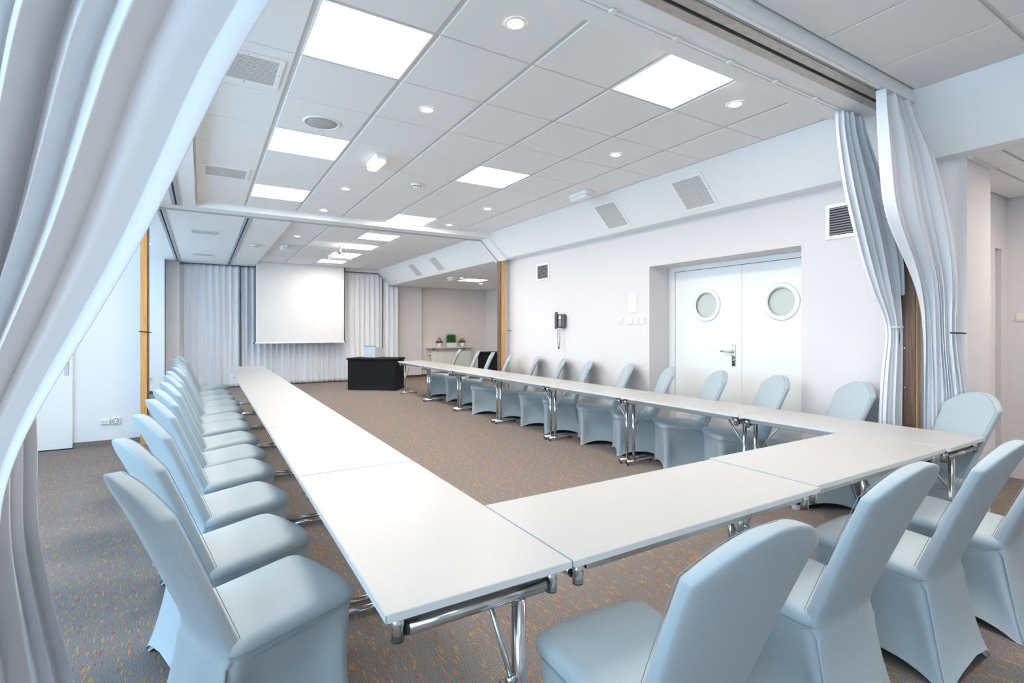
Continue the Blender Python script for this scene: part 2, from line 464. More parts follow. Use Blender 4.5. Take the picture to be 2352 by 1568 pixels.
AY = [7.96] + [8.04 + 0.62 * k for k in range(0, 10)] + [14.14]
ceiling('ceiling_alcove', 'low tiled ceiling over the far alcove', AX, AY, SO, [(2, 6)], gap=(0.004, 0.008))
QX = [4.71, 5.20, 5.82, 6.515]
QY = [-4.0, -3.1, -2.48, -1.86, -1.24, -0.62, 0.0, 0.62, 1.24, 1.41]
ceiling('ceiling_near_low', 'low tiled ceiling in the alcove at the right edge', QX, QY, SO, [(1, 6)], gap=(0.005, 0.008))
QX2 = [5.15, 5.82, 6.515]
ceiling('ceiling_near_low_end', 'end strip of the low tiled ceiling at the right edge', QX2, [1.415, 1.675], SO, gap=(0.005, 0.008))
st(box('trim_9', 4.69, 5.2, 1.395, 1.419, SO - 0.014, SO - 0.001, 'wall_beige'), 'small edge trim on top of the corner pillar')

st(box('ceiling_leak_blocker', X0 - 0.25, 8.25, YN - 0.2, YF + 0.01, 3.1, 3.25, 'plaster'), 'unseen slab added above the ceilings to block stray sky light')  # added cover that stops sky light leaking in over the walls
# plaster soffits and beams
def soffit(name, label, x0, x1, y0, y1, z0=B):
    return st(box(name, x0, x1, y0, y1, z0, 3.09, 'plaster'), label)
soffit('ceiling_soffit_left', 'flat plaster ceiling strip left of the tiles', X0, -0.062, 1.99, 7.56)
soffit('ceiling_soffit_far', 'flat plaster ceiling at the far left', X0, 1.108, 7.95, 14.1)
bn = soffit('ceiling_beam_near', 'plaster beam carrying the near partition tracks', X0, XB + 0.02, 1.54, 1.985)
bf = soffit('ceiling_beam_far', 'plaster beam carrying the far partition track', X0, XB + 0.02, 7.56, 7.95)
st(box('ceiling_edge_back', 1.11, 4.2, 13.98, 14.14, 2.955, 3.09, 'plaster'), 'plaster edge above the back curtain')
bk = MB().prism_y([(XB, 3.09), (XB, H), (XL, SO), (4.70, SO), (4.70, 3.09)], YN, 14.14)
st(bk.build('ceiling_bulkhead', 'plaster'), 'sloping white plaster bulkhead along the right wall')
# frame of the far partition on the bulkhead slope
n_ = Vector((-1, 0, -1)).normalized()
def slope_strip(name, y0, y1, t0, t1, m, par=None):
    a0 = Vector((XB - 0.03, 0, H + 0.03)); a1 = Vector((XL, 0, SO))
    P = [a0 + n_ * t0, a1 + n_ * t0, a1 + n_ * t1, a0 + n_ * t1]
    return MB().prism_y([(p_.x, p_.z) for p_ in P], y0, y1).build(name, m, par)
st(slope_strip('trim_1', 7.57, 7.80, 0.001, 0.052, 'plaster'), 'white partition frame running down the bulkhead slope')
st(slope_strip('trim_2', 7.80, 7.86, 0.001, 0.040, 'alu_grey'), 'grey track running down the bulkhead slope')
st(slope_strip('trim_3', 7.86, 7.94, 0.001, 0.052, 'plaster'), 'white rear strip of the sloping partition frame')

# partition tracks
def track(name, label, axis, c, a, b, w, m='alu_track', slot=0.016):
    e = empty(name, (0, 0, 0))
    for sgn in (-1, 1):
        lo, hi = sorted((c + sgn * slot / 2, c + sgn * w / 2))
        if axis == 'x': box('track_rail', a, b, lo, hi, B - 0.012, B - 0.0005, m, e)
        else: box('track_rail', lo, hi, a, b, B - 0.012, B - 0.0005, m, e)
    if axis == 'x': box('track_slot', a, b, c - slot / 2, c + slot / 2, B - 0.004, B - 0.0008, 'dark_gap', e)
    else: box('track_slot', c - slot / 2, c + slot / 2, a, b, B - 0.004, B - 0.0008, 'dark_gap', e)
    return tag(e, label, 'track')
track('partition_track', 'worn metal partition track with dark slot on the near beam', 'x', 1.655, X0 + 0.01, 4.19, 0.135, 'alu_track', 0.024)
track('partition_track', 'thin grey partition track along the far beam', 'x', 7.845, X0 + 0.01, 4.16, 0.05, 'alu_grey', 0.012)
track('partition_track', 'grey track on the plaster strip left of the main ceiling', 'y', -0.265, 1.995, 7.55, 0.09, 'alu_grey', 0.02)
track('partition_track', 'left grey track on the far plaster ceiling', 'y', -0.45, 7.96, 13.95, 0.09, 'alu_grey', 0.02)
track('partition_track', 'right grey track on the far plaster ceiling', 'y', 0.555, 7.96, 13.95, 0.09, 'alu_grey', 0.02)
def rail(y, label):
    e = empty('curtain_rail', (0.6, y, B))
    box('rail_body', X0 - 0.59, 3.5, -0.012, 0.007, -0.006, -0.001, 'white_paint', e)
    box('rail_slot', X0 - 0.59, 3.5, 0.0072, 0.013, -0.003, -0.001, 'dark_gap', e)
    return tag(e, label, 'curtain rail')
ra = rail(1.862, 'white curtain rail with clips on the far side of the near beam')
for k in range(7):
    MB().bbox(-0.02, 0.02, -0.018, 0.014, -0.016, -0.0065, 0.003).build('rail_clip', 'white_plastic', ra, loc=(0.2 + 0.45 * k, -0.012, 0))
rail(1.565, 'double white curtain rail on the camera side of the near beam')

# ------------------------------------------------------------------ ceiling lights
def panel(cx, cy, z, label, w=0.62, group='square ceiling light panels'):
    e = empty('ceiling_light_panel', (cx, cy, z))
    a = w / 2 - 0.012; i = w / 2 - 0.022
    f = MB().box(-a, a, -a, -i, 0, 0.02).box(-a, a, i, a, 0, 0.02).box(-a, -i, -i, i, 0, 0.02).box(i, a, -i, i, 0, 0.02)
    f.build('frame', 'white_paint', e)
    MB().box(-i, i, -i, i, 0.004, 0.010).build('diffuser', 'panel_on', e)
    return tag(e, label, 'ceiling light', group)
pl = ['nearest lit square ceiling panel on the left side', 'lit square ceiling panel beside the round speaker', 'lit square left ceiling panel next to the far beam',
      'lit square ceiling panel cut by the near beam', 'lit square ceiling panel in the middle of the right column', 'lit square right ceiling panel touching the far beam']
for (i, j), lb in zip(MAIN_L, pl):
    panel((GX[i] + GX[i + 1]) / 2, (GY[j] + GY[j + 1]) / 2, H, lb)
for (i, j), lb in zip(FAR_L, ['first lit ceiling panel beyond the far beam', 'lit ceiling panel just behind the projector', 'lit ceiling panel seen below the projector', 'last lit ceiling panel before the screen']):
    panel((FX[i] + FX[i + 1]) / 2, (FY[j] + FY[j + 1]) / 2, H, lb)
for (i, j), lb in zip(NEAR_FILL, ['left unseen fill panel added to the near ceiling', 'right unseen fill panel added to the near ceiling']):
    panel((NX[i] + NX[i + 1]) / 2, (NY[j] + NY[j + 1]) / 2, H, lb)
panel((QX[1] + QX[2]) / 2, (QY[6] + QY[7]) / 2, SO, 'added fill panel in the low ceiling beside the camera, out of view')  # extra unseen panel, added to light the corner pillar
panel(5.83, 8.04 + 0.62 * 5.5, SO, 'lit square panel in the low ceiling of the far alcove')

def downlight(cx, cy, z, label, on=True):
    e = empty('downlight', (cx, cy, z))
    MB().lathe([(0.040, -0.001), (0.043, -0.006), (0.056, -0.006), (0.060, -0.0005)], 28, close=False).build('trim_ring', 'white_paint', e, True)
    MB().lathe([(0.041, -0.0045), (0.041, -0.001)], 28).build('lamp', 'down_on' if on else 'lens_off', e)
    return tag(e, label, 'downlight', 'round recessed downlights')
dl = [(1.42, 2.295, 'lit downlight nearest the camera at the top of the photo'), (1.42, 3.533, 'lit downlight between the two nearest left panels'),
      (3.28, 2.295, 'lit downlight beside the panel cut by the near beam'), (3.28, 3.533, 'lit downlight above the double door'),
      (1.42, 6.012, 'lit downlight beside the furthest left panel'), (1.42, 7.25, 'lit left downlight next to the far beam'),
      (3.28, 6.012, 'lit downlight in the right half before the far beam'), (3.28, 7.25, 'lit right downlight next to the far beam')]
for x, y, lb in dl: downlight(x, y, H, lb)
downlight(1.42, 9.5, H, 'lit downlight in the far bay left of the projector')
downlight(-0.83, 11.25, B, 'lit downlight beside the left orange post')
downlight(0.03, 11.0, B, 'unlit downlight between two grilles on the far plaster ceiling', False)
downlight(1.42, 11.98, H, 'unlit downlight left of the projection screen', False)
downlight(3.59 - 0.31, 9.5, H, 'unlit downlight right of the far panels', False)
downlight(3.28, 11.98, H, 'unlit downlight near the right end of the screen', False)
downlight(5.33, 11.06, SO, 'left lit downlight in the low alcove ceiling')
downlight(6.40, 12.10, SO, 'right lit downlight in the low alcove ceiling')

# ------------------------------------------------------------------ grilles, speaker, detectors, emergency lights
def grille(name, loc, rot, w, h, label, group):
    e = empty(name, loc); e.rotation_euler = rot
    a, b = w / 2, h / 2; t = 0.028
    MB().box(-a, a, -b, -b + t, -0.008, 0).box(-a, a, b - t, b, -0.008, 0).box(-a, -a + t, -b + t, b - t, -0.008, 0).box(a - t, a, -b + t, b - t, -0.008, 0).build('frame', 'white_paint', e)
    MB().box(-a + t, a - t, -b + t, b - t, -0.005, -0.001).build('perforated_sheet', 'perforated', e)
    for (sx, sy) in ((0, b - t / 2), (0, -b + t / 2), (a - t / 2, 0), (-a + t / 2, 0)):
        MB().lathe([(0.004, -0.0095), (0.004, -0.008)], 8, (sx, sy, 0)).build('screw', 'dark_trim', e)
    return tag(e, label, 'vent', group)
grille('ceiling_grille', (0.235, 3.545, H - 0.0005), (0, 0, 0), 0.40, 0.40, 'perforated ceiling grille nearest the left curtain', 'perforated air grilles')
grille('ceiling_grille', (0.215, 6.02, H - 0.0005), (0, 0, 0), 0.42, 0.40, 'second perforated ceiling grille on the left', 'perforated air grilles')
grille('ceiling_grille', (0.05, 9.45, B - 0.0005), (0, 0, 0), 0.42, 0.36, 'perforated grille on the far plaster ceiling, nearer one', 'perforated air grilles')
grille('ceiling_grille', (0.03, 12.3, B - 0.0005), (0, 0, 0), 0.42, 0.36, 'perforated grille on the far plaster ceiling, beside the back curtain', 'perforated air grilles')
zc = (H + SO) / 2; xc = (XB + XL) / 2
so = 0.0012
for y, lb in ((3.52, 'larger perforated grille on the sloping bulkhead near the door'), (4.75, 'second perforated grille on the sloping bulkhead'), (10.22, 'right perforated grille on the bulkhead of the far bay'), (11.52, 'left perforated grille on the bulkhead of the far bay')):
    grille('bulkhead_grille', (xc + 0.015 - so, y, zc - 0.015 - so), (0, R(-45) + PI * 0 + R(90) * 1, 0), 0.40, 0.40, lb, 'perforated air grilles')
for o in [o for o in bpy.data.objects if o.name.startswith('bulkhead_grille')]:
    o.rotation_euler = (0, R(45), 0)      # local -z looks down and to the left

e = empty('ceiling_speaker', (0.805, 4.19, H))
MB().lathe([(0.118, -0.002), (0.122, -0.010), (0.132, -0.010), (0.138, -0.0005)], 40, close=False).build('rim', 'white_paint', e, True)
mat('speaker_mesh', (0.47, 0.46, 0.45), 0.7)
MB().lathe([(0.001, -0.010), (0.06, -0.009), (0.119, -0.004), (0.119, -0.0005)], 40).build('speaker_mesh', 'speaker_mesh', e, True)
tag(e, 'round grey ceiling speaker beside a lit panel', 'speaker')
def smoke(x, y, z, label):
    e = empty('smoke_detector', (x, y, z))
    MB().lathe([(0.030, -0.052), (0.044, -0.046), (0.050, -0.028), (0.056, -0.022), (0.058, -0.001)], 28).build('housing', 'white_plastic', e, True)
    for k in range(8):
        t = 2 * PI * k / 8
        o = MB().box(-0.012, 0.012, -0.002, 0.002, -0.004, 0.004).build('slot', 'dark_gap', e, loc=(0.0475 * math.cos(t), 0.0475 * math.sin(t), -0.036), rot=(0, 0, t + PI / 2))
    return tag(e, label, 'smoke detector')
smoke(2.04, 5.39, H, 'white smoke detector in the middle of the main ceiling')
smoke(0.83, 10.4, B, 'white smoke detector on the far plaster ceiling')
def emerg(x, y, z, rz, label, on):
    e = empty('emergency_light', (x, y, z), rz)
    MB().bbox(-0.055, 0.055, -0.16, 0.16, -0.045, -0.0005, 0.008).build('base', 'white_paint', e)
    MB().bbox(-0.050, 0.050, -0.155, 0.155, -0.085, -0.045, 0.014).build('lens', 'emerg_on' if on else 'lens_off', e)
    return tag(e, label, 'emergency light')
emerg(1.42, 4.80, H, 0, 'lit white emergency light box on the main ceiling', True)
emerg(3.84, 4.74, H, 0, 'unlit emergency light box beside the bulkhead', False)
emerg(1.36, 10.7, H, 0, 'emergency light box in the far bay', False)
emerg(5.03, 10.98, SO, 0, 'emergency light box on the low alcove ceiling', False)

# wall vents with louvres
def louvre(y, z, w, h, label):
    e = empty('wall_vent', (XW, y, z))
    a, b = w / 2, h / 2; t = 0.03
    MB().box(-0.014, -0.0005, -a, a, -b, -b + t).box(-0.014, -0.0005, -a, a, b - t, b).box(-0.014, -0.0005, -a, -a + t, -b + t, b - t).box(-0.014, -0.0005, a - t, a, -b + t, b - t).build('frame', 'white_paint', e)
    MB().box(-0.002, -0.0008, -a + t, a - t, -b + t, b - t).build('backing', 'dark_gap', e)
    n = 11; hh = (h - 2 * t) / n
    for k in range(n):
        zz = -b + t + (k + 0.62) * hh
        v = [(-0.011, -a + t, zz - hh * 0.22), (-0.011, a - t, zz - hh * 0.22), (-0.004, a - t, zz + hh * 0.25), (-0.004, -a + t, zz + hh * 0.25)]
        v2 = [(p_[0] + 0.001, p_[1], p_[2] - hh * 0.12) for p_ in v]
        mesh('slat', v + v2, [(0, 1, 2, 3), (7, 6, 5, 4), (0, 4, 5, 1), (1, 5, 6, 2), (2, 6, 7, 3), (3, 7, 4, 0)], 'slat', e)
    return tag(e, label, 'vent', 'louvred wall vents')
louvre(2.225, 2.325, 0.31, 0.30, 'louvred wall vent beside the tied right curtain')
louvre(6.72, 2.315, 0.35, 0.27, 'louvred wall vent above the wall telephone')

# plaque, switches, sockets, phone
tag(box('wall_plaque', XW - 0.014, XW - 0.0005, 4.655, 4.795, 1.605, 1.835, 'paper', b=0.003), 'blank white plaque above the light switches', 'plaque')
def switch(y, z, label, s=0.082, m='white_plastic', socket=False):
    e = empty('light_switch', (XW, y, z))
    MB().bbox(-0.012, -0.0005, -s / 2, s / 2, -s / 2, s / 2, 0.003).build('plate', m, e)
    if socket: MB().tube((-0.0121, 0, -0.012), (-0.0135, 0, -0.012), 0.009, 12).build('key_hole', 'phone_light', e)
    else: MB().bbox(-0.017, -0.0122, -s * 0.33, s * 0.33, -s * 0.33, s * 0.33, 0.002).build('rocker', m, e)
    return tag(e, label, 'switch', 'switches beside the door')
switch(4.955, 1.503, 'single cream switch left of the row of three', 0.078, socket=True)
switch(4.775, 1.500, 'left switch of the row of three below the plaque')
switch(4.665, 1.500, 'middle switch of the row of three below the plaque')
switch(4.555, 1.500, 'right switch of the row of three, nearest the door recess')
e = empty('light_switch', (6.52, 1.58, 1.508))
MB().bbox(-0.012, -0.0005, -0.04, 0.04, -0.04, 0.04, 0.003).build('plate', 'cream_plastic', e)
MB().bbox(-0.017, -0.0122, -0.027, 0.027, -0.027, 0.027, 0.002).build('rocker', 'cream_plastic', e)
tag(e, 'cream light switch at the right edge of the photo', 'switch')
e = empty('light_switch', (5.51, 14.15, 1.66))
MB().bbox(-0.045, 0.0, -0.012, -0.0005, -0.05, 0.05, 0.003).build('plate', 'white_plastic', e)
tag(e, 'small white switch on the corner beside the back curtain', 'switch')
def socket(x, y, z, w, h, label, kind):
    e = empty('wall_socket', (x, y, z))
    MB().bbox(-w / 2, w / 2, -0.026, -0.0005, -h / 2, h / 2, 0.006).build('plate', 'white_plastic', e)
    if kind == 0:
        MB().bbox(-0.03, 0.03, -0.0285, -0.0262, -0.014, 0.014, 0.001).build('insert', 'cream_plastic', e)
        for sx in (-0.014, 0.014): MB().tube((sx, -0.0286, 0), (sx, -0.0292, 0), 0.004, 10).build('pin_hole', 'dark_gap', e)
    else:
        MB().lathe([(0.026, 0), (0.028, 0.002), (0.031, 0.002), (0.033, 0)], 24, close=False).build('socket_ring', 'phone_light', e, loc=(0, -0.0263, 0), rot=(R(90), 0, 0))
        for sx in (-0.01, 0.01): MB().tube((sx, -0.0262, -0.004), (sx, -0.0275, -0.004), 0.004, 10).build('pin_hole', 'dark_gap', e)
    return tag(e, label, 'socket')
socket(-0.985, YP, 0.285, 0.078, 0.065, 'white twin-hole wall socket near the left door', 0)
socket(-0.885, YP, 0.288, 0.082, 0.082, 'white round-insert wall socket, right one of the pair', 1)
socket(-0.96, 13.45, 0.33, 0.08, 0.08, 'white wall socket in the far left corner', 1)

e = empty('wall_telephone', (XW, 6.18, 1.53))
MB().bbox(-0.075, -0.0005, -0.085, 0.085, -0.115, 0.095, 0.02).build('base', 'phone_grey', e)
MB().bbox(-0.082, -0.0755, -0.045, 0.02, -0.10, 0.085, 0.003).build('keypad_plate', 'phone_light', e)
MB().bbox(-0.085, -0.0825, -0.04, 0.012, 0.02, 0.065, 0.001).build('display', 'paper', e)
kd = None
for r_ in range(4):
    for c_ in range(3):
        o = MB().bbox(-0.0865, -0.0823, -0.007, 0.007, -0.006, 0.006, 0.001).build('key', 'alu_grey', e, loc=(0, -0.034 + 0.02 * c_, -0.01 - 0.02 * r_))
hs = MB(); hs.bbox(-0.115, -0.077, 0.035, 0.085, -0.13, 0.125, 0.014); hs.bbox(-0.10, -0.0765, 0.034, 0.086, 0.075, 0.13, 0.01)
ho = hs.build('handset', 'phone_grey', e)
pts = []
for k in range(121):
    t = k / 120; ang = PI * t
    px_ = 0.055 - 0.028 * (1 - math.cos(ang)) ; pz = -0.13 - 0.30 * math.sin(ang) ** 0.8 if 0 < t < 1 else -0.13
    pts.append((-0.07 + 0.006 * math.cos(k * 1.4), px_ + 0.006 * math.sin(k * 1.4), pz))
MB().path(pts, 0.0035, 6).build('coiled_cord', 'black_plastic', e, True)
MB().path([(-0.004, -0.03, -0.11), (-0.004, -0.035, -0.6), (-0.004, -0.04, -1.5)], 0.0025, 6).build('wall_cable', 'white_plastic', e, True)
tag(e, 'dark grey wall telephone with handset and coiled cord', 'telephone')
e = empty('curtain_hook', (XW, 7.72, 1.37))
MB().path([(-0.001, -0.02, 0.0), (-0.04, -0.02, 0.0), (-0.05, 0.02, 0.002), (-0.03, 0.06, 0.0)], 0.006, 8).build('hook', 'black_plastic', e, True)
tag(e, 'small black curtain hook beside the far right post', 'hook')
e = empty('curtain_hook', (-0.555, 7.60, 1.36))
MB().path([(-0.09, -0.012, 0.01), (-0.03, -0.016, 0.004), (0.0, -0.01, 0.0), (0.03, 0.02, -0.006)], 0.006, 8).build('hook', 'black_plastic', e, True)
tag(e, 'small black hook on the left orange post', 'hook')

# ------------------------------------------------------------------ curtains
def interp(tab, z):
    zs = [r[0] for r in tab][::-1]
    return [float(np.interp(z, zs, [r[k] for r in tab][::-1])) for k in range(1, len(tab[0]))]
def smooth_levels(tab, nv):
    z0, z1 = tab[0][0], tab[-1][0]
    zz = np.linspace(z0, z1, nv)
    A = np.array([interp(tab, z) for z in zz])
    for _ in range(25):
        Bm = A.copy(); Bm[1:-1] = (A[:-2] + 2 * A[1:-1] + A[2:]) / 4; A = Bm
    return zz, A
def drape(name, label, tab, nfold, m, nu=220, nv=90, warp=1.0, seed=0, tape=0.0, twist=0.0, flat=0.0, wob=0.35, sharp=0.85):
    """tab rows: z, xl, yl, xr, yr, amp (top to bottom)"""
    rnd = random.Random(seed)
    ph = [rnd.uniform(0, 2 * PI) for _ in range(4)]
    zz, A = smooth_levels(tab, nv)
    v = []; f = []
    for k, z in enumerate(zz):
        xl, yl, xr, yr, amp = A[k]
        dx, dy = xr - xl, yr - yl; Ld = math.hypot(dx, dy) or 1e-6
        nx, ny = -dy / Ld, dx / Ld
        if nx * 0 + ny > 0: nx, ny = -nx, -ny       # folds bulge towards the camera side
        for i in range(nu + 1):
            u = i / nu
            g = u ** warp
            q = nfold * g + 0.35 * math.sin(2 * PI * 1.7 * g + ph[1]) + 0.22 * math.sin(2 * PI * 3.1 * g + ph[2]) + twist * (z - zz[0])
            j = int(math.floor(q)); fr_ = q - j
            hgt = lambda n_: 0.55 + 0.75 * ((math.sin(n_ * 12.9898 + seed * 7.3) * 43758.5453) % 1.0)
            ht = hgt(j)
            w = ht * (2 * abs(math.sin(PI * fr_)) ** sharp) - 1.0 + wob * math.sin(2 * PI * 0.37 * q + ph[3])
            fl = 1.0 - flat * max(0.0, (u - 0.74) / 0.26) ** 0.8
            off = amp * w * fl
            s = 0.18 * amp * math.sin(2 * PI * fr_) * fl
            v.append((xl + dx * u + nx * off + dx / Ld * s, yl + dy * u + ny * off + dy / Ld * s, z))
    for k in range(nv - 1):
        for i in range(nu):
            q = k * (nu + 1) + i
            f.append((q, q + 1, q + nu + 2, q + nu + 1))
    base = ((tab[-1][1] + tab[-1][3]) / 2, (tab[-1][2] + tab[-1][4]) / 2, tab[-1][0])
    e = empty(name, base)
    pv = [(a - base[0], b - base[1], c - base[2]) for a, b, c in v]
    o = mesh('cloth', pv, f, m, e, True)
    sd = o.modifiers.new('thickness', 'SOLIDIFY'); sd.thickness = 0.002; sd.offset = 0
    if tape:
        kt = [k for k in range(nv) if zz[0] - zz[k] < tape]
        tv = []; tf = []
        for k in kt:
            for i in range(nu + 1):
                q = pv[k * (nu + 1) + i]; tv.append((q[0] - 0.0, q[1] - 0.004, q[2]))
        for k in range(len(kt) - 1):
            for i in range(nu):
                q = k * (nu + 1) + i; tf.append((q, q + 1, q + nu + 2, q + nu + 1))
        mesh('heading_tape', tv, tf, 'tape', e, True)
    return e
# foreground left curtain, swept to the left
LT = [(2.92, -1.50, 1.57, 0.50, 1.57, 0.035), (2.60, -1.45, 1.57, 0.30, 1.57, 0.040), (2.31, -1.38, 1.57, 0.165, 1.57, 0.045), (2.09, -1.30, 1.57, 0.06, 1.57, 0.050),
      (1.63, -1.08, 1.56, -0.115, 1.55, 0.050), (1.43, -0.98, 1.55, -0.205, 1.53, 0.045), (1.20, -0.88, 1.54, -0.315, 1.51, 0.040), (1.05, -0.84, 1.53, -0.365, 1.49, 0.036), (0.93, -0.83, 1.53, -0.368, 1.50, 0.032),
      (0.80, -0.86, 1.53, -0.375, 1.52, 0.030), (0.68, -0.90, 1.53, -0.45, 1.53, 0.030), (0.50, -0.98, 1.53, -0.60, 1.53, 0.030), (0.03, -1.05, 1.55, -0.62, 1.55, 0.040)]
cl = drape('curtain', None, LT, 17.0, 'curtain', 520, 140, 0.60, 3, 0, 0.0, 0.80, 0.25, 0.8)
tag(cl, 'large pale curtain swept to the left in the foreground', 'curtain', 'pale partition curtains')
LB = [(2.92, -1.40, 1.86, -0.20, 1.86, 0.03), (2.0, -1.2, 1.84, -0.36, 1.88, 0.03), (1.30, -0.80, 1.72, -0.42, 1.93, 0.026), (1.12, -0.76, 1.70, -0.400, 1.95, 0.024), (0.95, -0.76, 1.69, -0.405, 1.95, 0.026), (0.85, -0.76, 1.69, -0.415, 1.95, 0.028), (0.55, -0.80, 1.68, -0.365, 1.96, 0.032), (0.03, -0.88, 1.67, -0.270, 1.97, 0.036)]
cb = drape('curtain', None, LB, 9.0, 'curtain', 360, 100, 1.0, 11, 0, 0.0, 0.0, 0.3, 0.9)
tag(cb, 'greyish curtain hanging behind the large left curtain', 'curtain', 'pale partition curtains')
# right pair
RA = [(2.925, 3.81, 1.862, 4.13, 1.862, 0.026), (2.80, 3.82, 1.862, 4.19, 1.862, 0.028), (2.41, 3.92, 1.86, 4.50, 1.85, 0.034), (2.01, 4.12, 1.86, 4.63, 1.81, 0.034), (1.865, 4.20, 1.86, 4.645, 1.80, 0.032), (1.594, 4.37, 1.85, 4.65, 1.80, 0.026), (1.45, 4.50, 1.83, 4.645, 1.80, 0.018),
      (1.37, 4.51, 1.83, 4.645, 1.80, 0.018), (1.20, 4.46, 1.84, 4.65, 1.80, 0.024), (0.79, 4.42, 1.85, 4.65, 1.80, 0.026), (0.03, 4.42, 1.86, 4.645, 1.80, 0.028)]
c1 = drape('curtain', None, RA, 9.5, 'curtain', 340, 100, 1.0, 5, 0.10, 0.0, 0.0, 0.2, 1.0)
tag(c1, 'left one of the two tied-back curtains on the right', 'curtain', 'pale partition curtains')
tb = MB().lathe([(0.078, -0.008), (0.082, 0), (0.078, 0.008)], 24, close=False).build('tie_band', 'curtain', c1, True, loc=(4.578 - c1.location.x, 1.815 - c1.location.y, 1.41 - c1.location.z))
tb.scale = (1, 0.55, 1)
RB = [(2.925, 3.70, 1.565, 4.12, 1.565, 0.026), (2.82, 3.71, 1.565, 4.21, 1.565, 0.028), (2.66, 3.74, 1.57, 4.43, 1.545, 0.032), (2.30, 3.84, 1.59, 4.55, 1.51, 0.036), (2.14, 3.92, 1.60, 4.585, 1.49, 0.036), (1.93, 4.17, 1.61, 4.61, 1.475, 0.034), (1.757, 4.38, 1.62, 4.625, 1.462, 0.030), (1.55, 4.49, 1.62, 4.63, 1.458, 0.024),
      (1.37, 4.52, 1.62, 4.63, 1.462, 0.022), (1.20, 4.53, 1.62, 4.635, 1.45, 0.024), (0.92, 4.59, 1.645, 4.662, 1.415, 0.022), (0.70, 4.60, 1.65, 4.664, 1.41, 0.020), (0.03, 4.605, 1.65, 4.664, 1.41, 0.020)]
c2 = drape('curtain', None, RB, 10.5, 'curtain', 360, 110, 1.0, 8, 0.10, 0.0, 0.0, 0.2, 1.0)
tag(c2, 'right one of the two tied-back curtains, with a black tie', 'curtain', 'pale partition curtains')
tp = [(4.555, 1.475, 1.369), (4.585, 1.445, 1.367), (4.61, 1.425, 1.366), (4.64, 1.415, 1.365)]
MB().path([(a - c2.location.x, b - c2.location.y, c - c2.location.z) for a, b, c in tp], 0.006, 8).build('tie_clip', 'black_plastic', c2, True)

# back curtains (pleated, hanging straight)
def pleated(label, x0, x1, y, top, z0=0.02, seed=0, amp=0.045, wl_=0.135):
    rnd = random.Random(seed)
    nf = (x1 - x0) / wl_; nu = int(nf * 14); nv = 40
    v = []; f = []
    wob = [rnd.uniform(-1, 1) for _ in range(int(nf) + 6)]
    for k in range(nv):
        t = k / (nv - 1)
        for i in range(nu + 1):
            u = i / nu; x = x0 + (x1 - x0) * u
            z = top(x) * (1 - t) + z0 * t
            q = nf * u; j = int(q); fr_ = q - j
            wv = wob[j] * (1 - fr_) + wob[j + 1] * fr_
            a = 2 * PI * q + 1.1 * wv * t
            A_ = amp * (0.55 + 0.45 * min(1, t * 3)) * (1 + 0.4 * wv)
            off = A_ * (abs(math.sin(a / 2)) ** 0.8 * 2 - 1) + 0.025 * wv * t
            v.append((x + 0.02 * wv * t - (x0 + x1) / 2, off, z - z0))
    for k in range(nv - 1):
        for i in range(nu):
            q = k * (nu + 1) + i; f.append((q, q + 1, q + nu + 2, q + nu + 1))
    e = empty('curtain', ((x0 + x1) / 2, y, z0))
    o = mesh('cloth', v, f, 'curtain_back', e, True)
    sd = o.modifiers.new('thickness', 'SOLIDIFY'); sd.thickness = 0.002; sd.offset = 0
    return tag(e, label, 'curtain', 'pleated curtains along the back wall')
CY = 13.98
flat_top = lambda x: 2.925
def slope_top(x):
    if x < 4.20: return 2.93
    return max(SO - 0.02, 2.93 - (x - 4.20) * (2.93 - SO + 0.02) / 0.34)
pleated('pleated grey curtain at the left end of the back wall', -0.47, 0.79, CY, flat_top, seed=1)
pleated('pleated grey curtain hanging behind the projection screen', 0.82, 4.30, CY + 0.03, slope_top, seed=2)
pleated('narrow pleated grey curtain right of the screen under the sloping bulkhead', 4.33, 4.76, CY + 0.02, slope_top, seed=3)
rr = empty('curtain_rail', (2.0, CY, 2.93))
MB().box(-2.5, -0.9, -0.02, 0.02, -0.006, 0.009).build('rail_body', 'dark_trim', rr)
tag(rr, 'dark curtain rail above the left part of the back curtain', 'curtain rail')

# ------------------------------------------------------------------ projection screen, projector
e = empty('projection_screen', (2.14, 13.60, 1.08))
MB().box(-1.03, 1.03, 0, 0.002, 0.0, 1.93).build('screen_surface', 'screen', e)
MB().box(-1.045, -1.0305, -0.001, 0.003, 0.0, 1.93).build('border', 'black_plastic', e)
MB().box(1.0305, 1.05, -0.001, 0.003, 0.0, 1.93).build('border', 'black_plastic', e)
MB().bbox(-1.05, 1.05, -0.012, 0.014, -0.03, -0.001, 0.004).build('bottom_bar', 'white_paint', e)
for s in (-1, 1): MB().tube((s * 1.052, 0, -0.015), (s * 1.085, 0, -0.015), 0.014, 12).build('bar_end_cap', 'black_plastic', e)
tag(e, 'blank white pull-down projection screen with black side borders', 'projection screen')
e = empty('projector', (2.28, 10.1, 2.70), R(0))
MB().bbox(-0.20, 0.20, -0.14, 0.14, 0.03, 0.13, 0.02).build('body', 'white_paint', e)
MB().lathe([(0.034, 0), (0.045, 0.004), (0.045, 0.02)], 24).build('lens', 'lens_off', e, loc=(0.10, -0.141, 0.085), rot=(R(90), 0, 0))
MB().lathe([(0.03, 0), (0.03, 0.004)], 20).build('lens_glass', 'dark_trim', e, loc=(0.10, -0.157, 0.085), rot=(R(90), 0, 0))
MB().tube((0, 0, 0.131), (0, 0, 0.17), 0.045, 16).build('mount_plate', 'dark_trim', e)
MB().tube((0, 0, 0.171), (0, 0, 0.312), 0.02, 14).build('mount_pole', 'steel', e)
